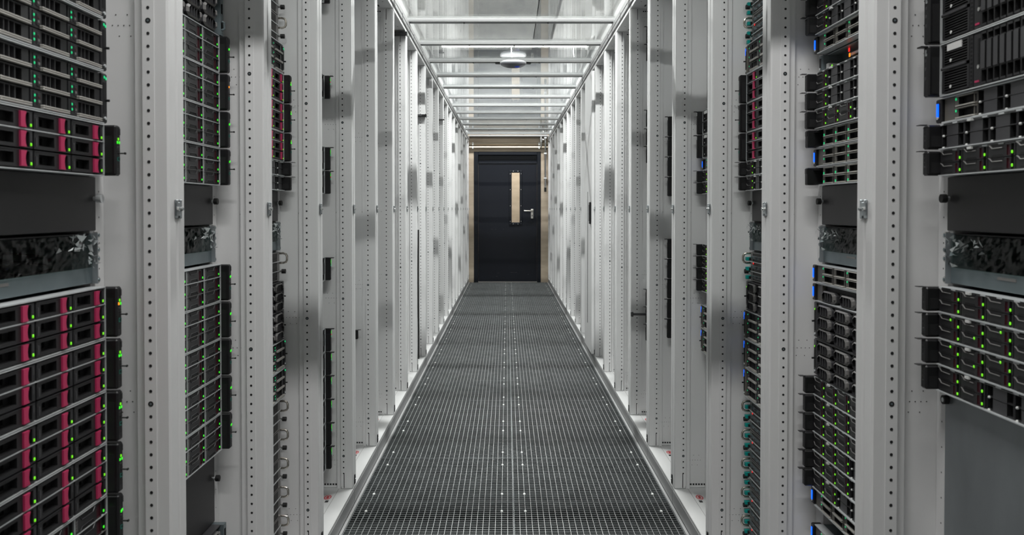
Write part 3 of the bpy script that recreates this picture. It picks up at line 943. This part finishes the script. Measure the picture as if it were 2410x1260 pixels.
def t_grille(sticker=False, lit='led_green', red=False):
    r = empty('rack_server'); H = H2
    chassis(r, H); lips(r, H)
    def louvre():
        b = MB()
        for z0, z1 in ((.0045, .0420), (.0475, .0845)):
            recs = []
            n = 8
            for k in range(n):
                z = z0 + .004 + (z1 - z0 - .008) * k / (n - 1)
                recs.append((-.206, -.134, z - .0013, z + .0013, .006, 'hole_black'))
            b.relief(-.214, -.128, z0, z1, -.027, -.012, recs, 'dark_grey')
        b.box(-.214, -.136, -.0300, -.026, .0425, .0470, 'mid_grey', .001)
        for z in (.0130, .0560): b.cyl((-.184, -.0275, z), (-.184, -.0285, z), .0028, 'clip_white', 8)
        for k in range(12): b.box(-.1245, -.1205, -.0268, -.012, .006 + .0064 * k, .0095 + .0064 * k, 'black_matte')
        b.box(-.128, -.118, -.0262, -.012, .0035, H - .0035, 'dark_grey')
        return b.mesh('vent_grille')
    link('vent_grille', cm_('louv', louvre), r)
    def vdrive():
        b = MB()
        b.relief(-.0085, .0085, .0042, H - .0042, -.0265, -.012, [(-.0070, .0050, .0075, .0250, .011, 'hole_black'), (-.0070, .0050, .0710, .0805, .011, 'hole_black'), (.0050, .0078, .0042, H - .0042, .006, 'black_matte'), (-.0070, .0050, .0270, .0690, -.002, 'mid_grey')], 'dark_grey')
        return b.mesh('drive_carrier')
    for k in range(17): link('drive_carrier', cm_('vdrive', vdrive), r, (-.0850 + .0176 * k, 0, 0))
    def ctl():
        b = MB(); b.box(-.1165, -.0955, -.0258, -.012, .004, H - .004, 'dark_grey', .001); b.box(-.1035, -.0985, -.0265, -.025, .036, .076, 'hole_black')
        b.cyl((-.101, -.026, .032), (-.101, -.0275, .032), .0032, 'bright_metal', 8); b.box(-.112, -.100, -.0268, -.025, .0085, .0115, 'rose_red'); return b.mesh('control_panel')
    link('control_panel', cm_('ctlg', ctl), r)
    if sticker: o = strip(r, 'pstick', [(-.196, -.150, -.0282, -.0262, .0725, .0835)], 'paper_white', 'paper_label'); o['label'] = 'white paper label'
    led = []
    if lit:
        led = [(.2335, H * .86, lit), (.2335, H * .79, lit), (.2335, H * .72, 'led_red' if red else lit), (.2335, H * .65, 'led_mint')]
    e = ear_block(r, H, 1, 'tall2', led)
    e2 = ear_block(r, H, -1, 'tall2')
    strip(e2, 'eartagL', [(-.2325, -.2285, -.0472, -.0455, H * .80, H * .92)], 'zinc', 'ear_tag')
    return r
def t_switch():
    """galvanised module with ribbed face, loop handles and thumb knobs"""
    r = empty('network_module'); H = H2
    chassis(r, H, m='steel_box', yf=-.006, front='steel_box')
    def face():
        b = MB()
        recs = []
        for z0, z1 in ((.004, .028), (.031, .057), (.060, .085)):
            n = 7
            for k in range(n):
                z = z0 + .002 + (z1 - z0 - .004) * k / (n - 1)
                recs.append((-.20, .195, z - .0011, z + .0011, .003, 'black_matte'))
        b.relief(-.221, .221, .001, H - .001, -.011, -.006, recs, 'light_grey')
        for z in (.0295, .0585): b.box(-.221, .221, -.013, -.0105, z - .0012, z + .0012, 'zinc')
        return b.mesh('ribbed_face')
    link('ribbed_face', cm_('swface', face), r)
    for s in (1, -1):
        strip(r, ('swear', s), [(s * .2215, s * .2412, -.0035, -.0008, .001, H - .001)], 'galvanised', 'mounting_flange')
        def hd():
            b = MB(); x = s * .2315
            p = [(x, -.003, .054), (x, -.020, .0535), (x, -.0285, .056), (x, -.032, .062), (x, -.032, .074), (x, -.0285, .081), (x, -.020, .0835), (x, -.003, .083)]
            b.tube(p, .0035, 'handle_metal', 10); return b.mesh('loop_handle')
        link('loop_handle', cm_(('loop', s), hd), r)
        def kn():
            b = MB(); x = s * .2315
            b.cyl((x, -.003, .028), (x, -.016, .028), .0032, 'bright_metal', 10); b.cyl((x, -.016, .028), (x, -.0275, .028), .0070, 'rubber_black', 14); return b.mesh('thumb_knob')
        link('thumb_knob', cm_(('knob', s), kn), r)
    return r
def t_teal():
    r = t_switch()
    r.name = 'patch_module'
    def plugs(z):
        def fn():
            b = MB()
            b.box(-.2385, -.2255, -.024, -.004, z - .0058, z + .0058, 'teal', .0012)
            b.box(-.2260, -.2180, -.016, -.006, z - .004, z + .004, 'black_plastic', .001)
            return b.mesh('teal_connector')
        return fn
    for z in (.010, .036, .066):
        link('teal_connector', cm_(('teal', z), plugs(z)), r)
    def ports():
        b = MB(); recs = []
        for k in range(10):
            u = -.205 + .04 * k
            recs += [(u, u + .006, -.003, .003, -.004, 'dark_red'), (u + .010, u + .016, -.003, .003, -.004, 'black_plastic')]
        b.relief(-.21, .18, -.005, .005, -.0115, -.0105, recs, 'steel_box')
        return b.mesh('port_row')
    for z in (.014, .043, .072): link('port_row', cm_('ports', ports), r, (0, 0, z))
    leds(r, [(-.19, .055, 'led_red')], .0025, -.0125)
    return r
def t_steelswitch():
    r = empty('network_switch'); H = H1
    def fn():
        b = MB()
        b.box(-.2215, .2215, .035, .45, .001, H - .001, 'steel_box')
        b.box(-.2215, -.2190, -.010, .035, .001, H - .001, 'steel_box'); b.box(.2190, .2215, -.010, .035, .001, H - .001, 'steel_box')
        b.box(-.219, .219, -.008, .035, .001, .003, 'steel_box'); b.box(-.219, .219, -.0, .035, H - .003, H - .001, 'galvanised')
        b.box(-.17, .10, .020, .035, .006, .020, 'beige_grey'); b.box(-.13, .14, .018, .035, .024, .030, 'zinc')
        for k in range(9): b.box(-.155 + .027 * k, -.140 + .027 * k, .0185, .021, .009, .018, 'hole_black')
        b.box(.12, .18, .015, .035, .010, .036, 'paper_white'); b.box(-.2150, -.2, -.004, .02, .004, .02, 'paper_white')
        return b.mesh('chassis')
    link('chassis', cm_('ssw', fn), r)
    leds(r, [(-.115, .024, 'led_orange'), (-.118, .036, 'led_red')], .0035, .012)
    leds(r, [(-.165, .008, 'led_lime')], .0025, -.009)
    for s in (-1, 1): ear_flat(r, H, s, 'steel_box', False, (), .012)
    return r
def t_window(led='led_mint'):
    r = t_blue(5, None); 
    for o in list(r.children):
        if o.name.startswith('mounting_ear'):
            for c in list(o.children): bpy.data.objects.remove(c)
            bpy.data.objects.remove(o)
        elif o.name.startswith(('control_panel', 'end_plate')): bpy.data.objects.remove(o)
    n = 0
    for o in r.children:
        if o.name.startswith('drive_carrier'):
            leds(o, [(-.030, -.004, led)], .0022, -.0206); n += 1
    def br(s):
        b = MB()
        if s > 0:
            b.box(.222, .2412, -.044, -.0008, .0015, H1 - .0015, 'black_plastic', .002)
            return b.mesh('bezel_ear')
        b.box(-.2412, -.222, -.044, -.0008, .0015, H1 - .0015, 'black_plastic', .002); b.box(-.222, -.205, -.030, -.0095, .002, .006, 'black_plastic'); b.box(-.222, -.205, -.030, -.0095, H1 - .008, H1 - .004, 'black_plastic')
        b.box(-.2385, -.2255, -.0452, -.0435, H1 * .65, H1 * .92, 'dark_grey', .001)
        return b.mesh('bezel_ear')
    for s in (-1, 1): link('bezel_ear', cm_(('winear', s), lambda: br(s)), r)
    return r
def t_blank(H, m='blank_black', knob='zinc', key=''):
    r = empty('blanking_panel')
    def fn():
        b = MB(); b.box(-.2412, .2412, -.0025, -.0008, 0.0006, H - .0006, m, .0008); b.box(-.2225, .2225, -.0008, .014, .0006, .003, m); b.box(-.2225, .2225, -.0008, .014, H - .003, H - .0006, m); return b.mesh('panel')
    link('panel', cm_(('blk', H, m), fn), r)
    def kn(s):
        b = MB()
        if 1:
            b.cyl((s * .2345, -.0022, H * .60), (s * .2345, -.010, H * .60), .0035, 'zinc', 10); b.cyl((s * .2345, -.008, H * .60), (s * .2345, -.017, H * .60), .0075, knob, 14)
        return b.mesh('thumb_screw')
    for s in (-1, 1): link('thumb_screw', cm_(('blkn', H, knob, s), lambda: kn(s)), r)
    return r
def t_plate(H):
    r = empty('blanking_panel')
    def fn():
        b = MB(); b.box(-.2412, .2412, -.003, -.0008, 0.0006, H - .0006, 'galvanised', .0008); return b.mesh('panel')
    link('panel', cm_(('plt', H), fn), r)
    def kn(s):
        b = MB()
        if 1:
            b.cyl((s * .232, -.0028, H - .016), (s * .232, -.012, H - .016), .0078, 'rubber_black', 14)
            b.cyl((s * .232, -.012, H - .016), (s * .232, -.0125, H - .016), .004, 'zinc', 10)
        return b.mesh('thumb_screw')
    for s in (-1, 1): link('thumb_screw', cm_(('pltn', H, s), lambda: kn(s)), r)
    return r
FILM_N = [0]
def t_film(H=.090):
    """open shelf slot closed with crinkled clear film"""
    r = empty('cable_shelf')
    def tray():
        b = MB()
        b.box(-.2225, .2225, -.004, .42, .003, .0055, 'steel_box'); b.box(-.2225, .2225, -.005, -.003, .003, .030, 'steel_box', .001)
        b.box(-.2225, -.2205, -.003, .42, .003, H - .003, 'steel_box'); b.box(.2205, .2225, -.003, .42, .003, H - .003, 'steel_box')
        b.box(-.2205, .2205, .40, .42, .0055, H - .003, 'black_matte'); b.box(-.2205, .2205, 0, .42, H - .005, H - .003, 'black_matte')
        b.box(-.185, .17, .020, .024, .012, .016, 'steel_box'); b.box(-.08, -.03, -.0056, -.0045, .020, .0245, 'light_grey')
        return b.mesh('tray')
    link('tray', cm_('ftray', tray), r)
    def cab():
        b = MB(); rnd = random.Random(5)
        for k in range(9):
            x = -.18 + .045 * k; z = .018 + rnd.random() * .03; y = .05 + rnd.random() * .1
            b.tube([(x, .38, z), (x + .02, y + .1, z + .02), (x + .05, y, z + .01), (x + .03, y + .05, z - .008), (x - .03, .3, z + .015)], .0045, rnd.choice(['black_plastic', 'dark_grey', 'teal', 'black_plastic']), 8)
        return b.mesh('cables')
    link('cables', cm_('fcab', cab), r)
    def brk(s):
        b = MB()
        if 1:
            b.box(s * .2228, s * .2400, -.004, -.0008, .002, H - .002, 'zinc', .0008)
            b.box(s * .2222, s * .2240, -.014, -.0008, .002, H - .002, 'galvanised')
            for z in (.008, .022 + .022, .059, .084):
                b.cyl((s * .232, -.003, z), (s * .232, -.011, z), .0058, 'bright_metal', 8); b.cyl((s * .232, -.011, z), (s * .232, -.0125, z), .003, 'steel_box', 6)
        return b.mesh('side_bracket')
    for s in (-1, 1):
        o = link('side_bracket', cm_(('fbrk', s), lambda: brk(s)), r); o['label'] = 'zinc bracket with bolts'
    def film():
        b = MB(); rnd = random.Random(11)
        nu, nz = 46, 10
        g = [[0] * (nz + 1) for _ in range(nu + 1)]
        ph = [(rnd.uniform(20, 120), rnd.uniform(-90, 90), rnd.uniform(0, 6.28), rnd.uniform(.0003, .0016)) for _ in range(14)]
        for i in range(nu + 1):
            for j in range(nz + 1):
                u = -.219 + .438 * i / nu; z = .030 + (H - .036) * j / nz
                d = sum(a * abs(math.sin(kx * u + kz * z * 1.7 + p)) for kx, kz, p, a in ph)
                d += .004 * (j / nz) ** 3
                g[i][j] = (u, -.0105 + d - .004, z)
        for i in range(nu):
            for j in range(nz):
                b.poly([g[i][j], g[i + 1][j], g[i + 1][j + 1]], 'clear_film'); b.poly([g[i][j], g[i + 1][j + 1], g[i][j + 1]], 'clear_film')
        return b.mesh('clear_film')
    link('clear_film', cm_('ffilm', film), r)
    def crumple(s):
        b = MB(); rnd = random.Random(3 + s)
        if 1:
            for k in range(34):
                t = rnd.random() ** 1.7; x = s * (.212 - .11 * t); z = .084 - (.026 if t > .25 else .05) * rnd.random(); y = -.012 - .010 * rnd.random()
                p = [(x + rnd.uniform(-.012, .012), y + rnd.uniform(-.005, .005), z + rnd.uniform(-.008, .008)) for _ in range(3)]
                b.poly(p, 'film_shine'); b.poly([(q[0], q[1] + .0002, q[2]) for q in p[::-1]], 'film_shine')
        return b.mesh('film_fold')
    for s in (-1, 1): link('film_fold', cm_(('fcrump', s), lambda: crumple(s)), r)
    return r

# placing ---------------------------------------------------------------
TYPES = {
    'rose3': (lambda: t_rose(3), 'black server with rose red drive tabs and green lights', 'server', 'rose-tabbed storage servers'),
    'rose2': (lambda: t_rose(2), 'black storage server with rose red drive tabs', 'server', 'rose-tabbed storage servers'),
    'rose1': (lambda: t_rose(1), 'black storage server with rose red drive tabs, few lights', 'server', 'rose-tabbed storage servers'),
    'rosea': (lambda: t_rose(3, True), 'black server with rose red tabs and one amber light', 'server', 'rose-tabbed storage servers'),
    'grey': (lambda: t_greysrv(), 'dark grey storage server with notched drive carriers', 'server', 'notched grey storage servers'),
    'greya': (lambda: t_greysrv(True), 'dark grey storage server with an orange ear light', 'server', 'notched grey storage servers'),
    'silver': (lambda: t_silver(), 'storage server with pale metal latch bars and mint lights', 'server', 'bar-latched storage servers'),
    'silver0': (lambda: t_silver(False, 1), 'storage server with pale metal latch bars', 'server', 'bar-latched storage servers'),
    'bluebar': (lambda: t_silver(True, 1), 'storage server with slanting metal bars and blue ear light', 'server', 'blue-lit bar servers'),
    'slim5': (lambda: t_slim(5), 'slim black server with five columns of green-lit drives', 'server', 'slim black servers'),
    'slim5b': (lambda: t_slim(5, 'led_lime', busy=True), 'slim black server with blinking green drive lights', 'server', 'slim black servers'),
    'slim3': (lambda: t_slim(3), 'slim black server with three columns of green-lit drives', 'server', 'slim black servers'),
    'slim2': (lambda: t_slim(2), 'slim black server with two columns of green-lit drives', 'server', 'slim black servers'),
    'slim1': (lambda: t_slim(1), 'slim black server, mostly blank grey drive fillers', 'server', 'slim black servers'),
    'slim0': (lambda: t_slim(0), 'slim black server with only blank grey drive fillers', 'server', 'slim black servers'),
    'blue': (lambda: t_blue(5), 'recessed slim server with a blue light strip', 'server', 'blue-lit slim servers'),
    'blue1': (lambda: t_blue(1), 'recessed slim server with blue light strip and blank fillers', 'server', 'blue-lit slim servers'),
    'bluebig': (lambda: t_blue(4, None, True), 'recessed slim server with blue strip and large drive slots', 'server', 'blue-lit slim servers'),
    'window': (lambda: t_window(), 'slim server with framed drive windows and mint lights', 'server', 'framed-window slim servers'),
    'oct': (lambda: t_octagon(), 'grey storage server with eight-sided slotted drive carriers', 'server', 'eight-sided carrier servers'),
    'octdark': (lambda: t_octagon(False, False), 'unlit storage server with eight-sided slotted carriers', 'server', 'eight-sided carrier servers'),
    'octsteel': (lambda: t_octagon(True), 'slotted-carrier storage server with blue-grey steel ears', 'server', 'steel-eared storage servers'),
    'grille': (lambda: t_grille(False, 'led_green'), 'black server with louvred grille and green ear lights', 'server', 'louvred black servers'),
    'griller': (lambda: t_grille(False, 'led_green', True), 'black louvred server with green and red ear lights', 'server', 'louvred black servers'),
    'grillel': (lambda: t_grille(True, None), 'black louvred server with a white paper label', 'server', 'louvred black servers'),
    'grille0': (lambda: t_grille(False, None), 'black louvred server with upright drives beside the grille', 'server', 'louvred black servers'),
    'switch': (t_switch, 'ribbed network module with loop handle and black knob', 'network module', 'ribbed network modules'),
    'teal': (t_teal, 'patch module with teal plugs and loop handle', 'patch module', 'teal patch modules'),
    'steelsw': (t_steelswitch, 'steel network switch with orange light', 'network switch', None),
    'blank': (lambda: t_blank(.0925, 'blank_black', 'zinc'), 'plain black blanking panel', 'blanking panel', 'black blanking panels'),
    'blankk': (lambda: t_blank(.0925, 'blank_black', 'rubber_black'), 'plain black blanking panel with black thumb screw', 'blanking panel', 'black blanking panels'),
    'blank4': (lambda: t_blank(4 * U, 'blank_black', 'rubber_black'), 'tall plain black blanking panel', 'blanking panel', 'black blanking panels'),
    'plate': (lambda: t_plate(9 * U), 'large bare galvanised steel cover plate', 'cover plate', None),
    'film': (t_film, 'open dark shelf behind crinkled clear film', 'cable shelf', 'film-covered cable shelves'),
}
PROTO = {}
USED = set()
def place(kind, side, i, z, label):
    loc = (side * (XF + .12), Z0 + PITCH_R * i - PITCH_R / 2, z)
    rz = R(90) if side < 0 else R(-90)
    fn, desc, cat, grp = TYPES[kind]
    if kind not in PROTO: r = PROTO[kind] = fn()
    else: r = copy_tree(PROTO[kind])
    r.location = loc; r.rotation_euler = (0, 0, rz)
    tag(r, label, cat, grp)
    return r
L0 = 1.0065
B1 = 1.192
def stack(side, i, items):
    """items: (kind, bottom z), sorted top-down for the labels"""
    items = sorted(items, key=lambda q: -q[1])
    rn = '%s %s rack' % (ORD[i], 'left' if side < 0 else 'right')
    for n, (kind, z) in enumerate(items):
        place(kind, side, i, z, '%s, %s, %s from top' % (TYPES[kind][1], rn, ORD[n] if n else 'first'))
W2 = 2 * U
mid = lambda k='blank': [(k, 1.0993), ('film', 1.0083)]
# left row
stack(-1, 0, [('silver', B1 + 3 * W2), ('silver', B1 + 2 * W2), ('silver', B1 + W2), ('rose3', B1)] + mid() +
      [('rosea', L0 - W2), ('rose1', L0 - 2 * W2), ('rose3', L0 - 3 * W2), ('rose2', L0 - 4 * W2), ('grey', L0 - 5 * W2), ('grey', L0 - 6 * W2)])
stack(-1, 1, [('octsteel', B1 + 5 * W2), ('octsteel', B1 + 4 * W2), ('grey', B1 + 3 * W2), ('greya', B1 + 2 * W2), ('grey', B1 + W2), ('grey', B1)] + mid('blankk') +
      [('grey', L0 - (k + 1) * W2) for k in range(5)] + [('blank4', L0 - 5 * W2 - 4 * U - .001), ('octsteel', L0 - 8 * W2 - .001), ('octsteel', L0 - 9 * W2 - .002)])
stack(-1, 2, [('switch', B1 + 7 * W2), ('switch', B1 + 6 * W2), ('switch', B1 + 5 * W2), ('silver0', B1 + 4 * W2), ('rose3', B1 + 3 * W2), ('rose3', B1 + 2 * W2), ('rose3', B1 + W2), ('slim3', B1 + U), ('slim3', B1)] + mid('blankk') +
      [('switch', L0 - W2), ('oct', L0 - 2 * W2), ('octdark', L0 - 3 * W2), ('silver', L0 - 4 * W2), ('silver', L0 - 5 * W2)] + [('switch', .4615 - k * W2) for k in range(5)])
stack(-1, 3, [('grille', B1 + 8 * W2), ('griller', B1 + 4 * W2), ('grille', B1 + W2), ('griller', B1)] + [('grille', .868)] +
      [('griller' if k == 0 else 'grille', .601 - k * W2) for k in range(7)][:6])
stack(-1, 4, [('slim1', .557)])
# right row
stack(1, 0, [('grille0', B1 + 3 * U + 2 * W2), ('grille0', B1 + 3 * U + W2), ('grillel', B1 + 3 * U), ('blue1', B1 + 2 * U), ('slim0', B1 + U), ('slim5', B1)] + mid('blankk') +
      [('slim5', L0 - U), ('slim5b', L0 - 2 * U), ('slim5b', L0 - 3 * U), ('slim2', L0 - 4 * U), ('plate', L0 - 4 * U - 9 * U - .002)])
stack(1, 1, [('slim1', B1 + 10 * U), ('slim1', B1 + 9 * U), ('slim1', B1 + 8 * U), ('blue', B1 + 7 * U), ('steelsw', B1 + 6 * U), ('slim1', B1 + 5 * U), ('slim1', B1 + 4 * U), ('slim3', B1 + 3 * U), ('window', B1 + 2 * U), ('blue', B1 + U), ('window', B1)] + mid('blankk') +
      [('blue', L0 - U), ('bluebig', L0 - 2 * U), ('oct', L0 - 2 * W2), ('oct', L0 - 3 * W2)] + [('slim5', L0 - 6 * U - (k + 1) * U) for k in range(3)] + [('slim3', L0 - 10 * U), ('slim3', L0 - 11 * U), ('slim2', L0 - 12 * U), ('blue', L0 - 13 * U), ('blue', L0 - 15 * U)])
stack(1, 2, [('teal', B1 + 6 * W2), ('teal', B1 + 5 * W2), ('bluebar', B1 + 4 * W2), ('rose2', B1 + 3 * W2), ('rose2', B1 + 2 * W2), ('rose2', B1 + W2), ('slim1', B1 + U), ('slim1', B1)] + mid('blankk') +
      [('teal', L0 - W2), ('oct', L0 - 2 * W2), ('bluebar', L0 - 3 * W2), ('bluebar', L0 - 4 * W2), ('bluebar', L0 - 5 * W2)] + [('teal', .4615 - k * W2) for k in range(5)])
stack(1, 3, [('grillel', B1 + 3 * U + W2), ('grillel', B1 + 3 * U), ('blue', B1 + 2 * U), ('slim1', B1 + U), ('slim5', B1)] + [('slim5', L0 - (k + 1) * U) for k in range(4)] + [('bluebar', .690), ('bluebar', .601)])
stack(1, 4, [('grille0', B1 + 3 * W2), ('grille0', B1 + 2 * W2), ('grille0', B1 + W2), ('grille0', B1)] + [('grille0', L0 - (k + 1) * W2) for k in range(5)])
stack(1, 5, [('grille0', 1.98), ('grille0', 1.89), ('grille0', 1.555), ('grille0', 1.46), ('grille0', 1.37), ('grille0', .64), ('grille0', .55), ('grille0', .46)])

# small loose things in the rack fronts
def guide(side, y, z, label, h=.011):
    r = empty('cable_guide', (side * XF, y, z), R(90) if side < 0 else R(-90))
    tag(r, label, 'cable guide')
    b = MB(); b.box(.215, .2605, -.004, .116, -h * .7, h * .7, 'black_plastic', .002)
    b.box(.213, .2605, -.012, -.003, -h, h, 'black_plastic', .002); b.build('bar', r)
    b = MB(); b.box(.2125, .2145, .02, .06, -h * .5, h * .5, 'mid_grey', .001); b.build('clip', r)
guide(-1, Z0 + PITCH_R * 6 - .3, 2.148, 'black cable guide across the head of the seventh left rack')
guide(-1, Z0 + PITCH_R * 8 - .3, 1.804, 'black cable guide high in the ninth left rack')
guide(-1, Z0 + PITCH_R * 11 - .3, 1.957, 'thin black cable guide high in the twelfth left rack', .005)
b = MB()
y = Z0 + PITCH_R * 7
pts = [(-XF + .006, y + .01 * math.sin(k * .8), .15 + .085 * k) for k in range(11)]
b.tube(pts, .005, 'rubber_black', 8)
tag(b.build('cable'), 'thin black cable hanging down between the eighth and ninth left racks', 'cable')
b = MB(); b.box(XF - .0, XF + .11, 4.42, 4.43, .60, .612, 'mid_grey', .002); b.box(XF - .012, XF, 4.415, 4.435, .594, .618, 'mid_grey', .002)
tag(b.build('bracket_arm'), 'short grey bracket arm low in the sixth right rack', 'bracket')
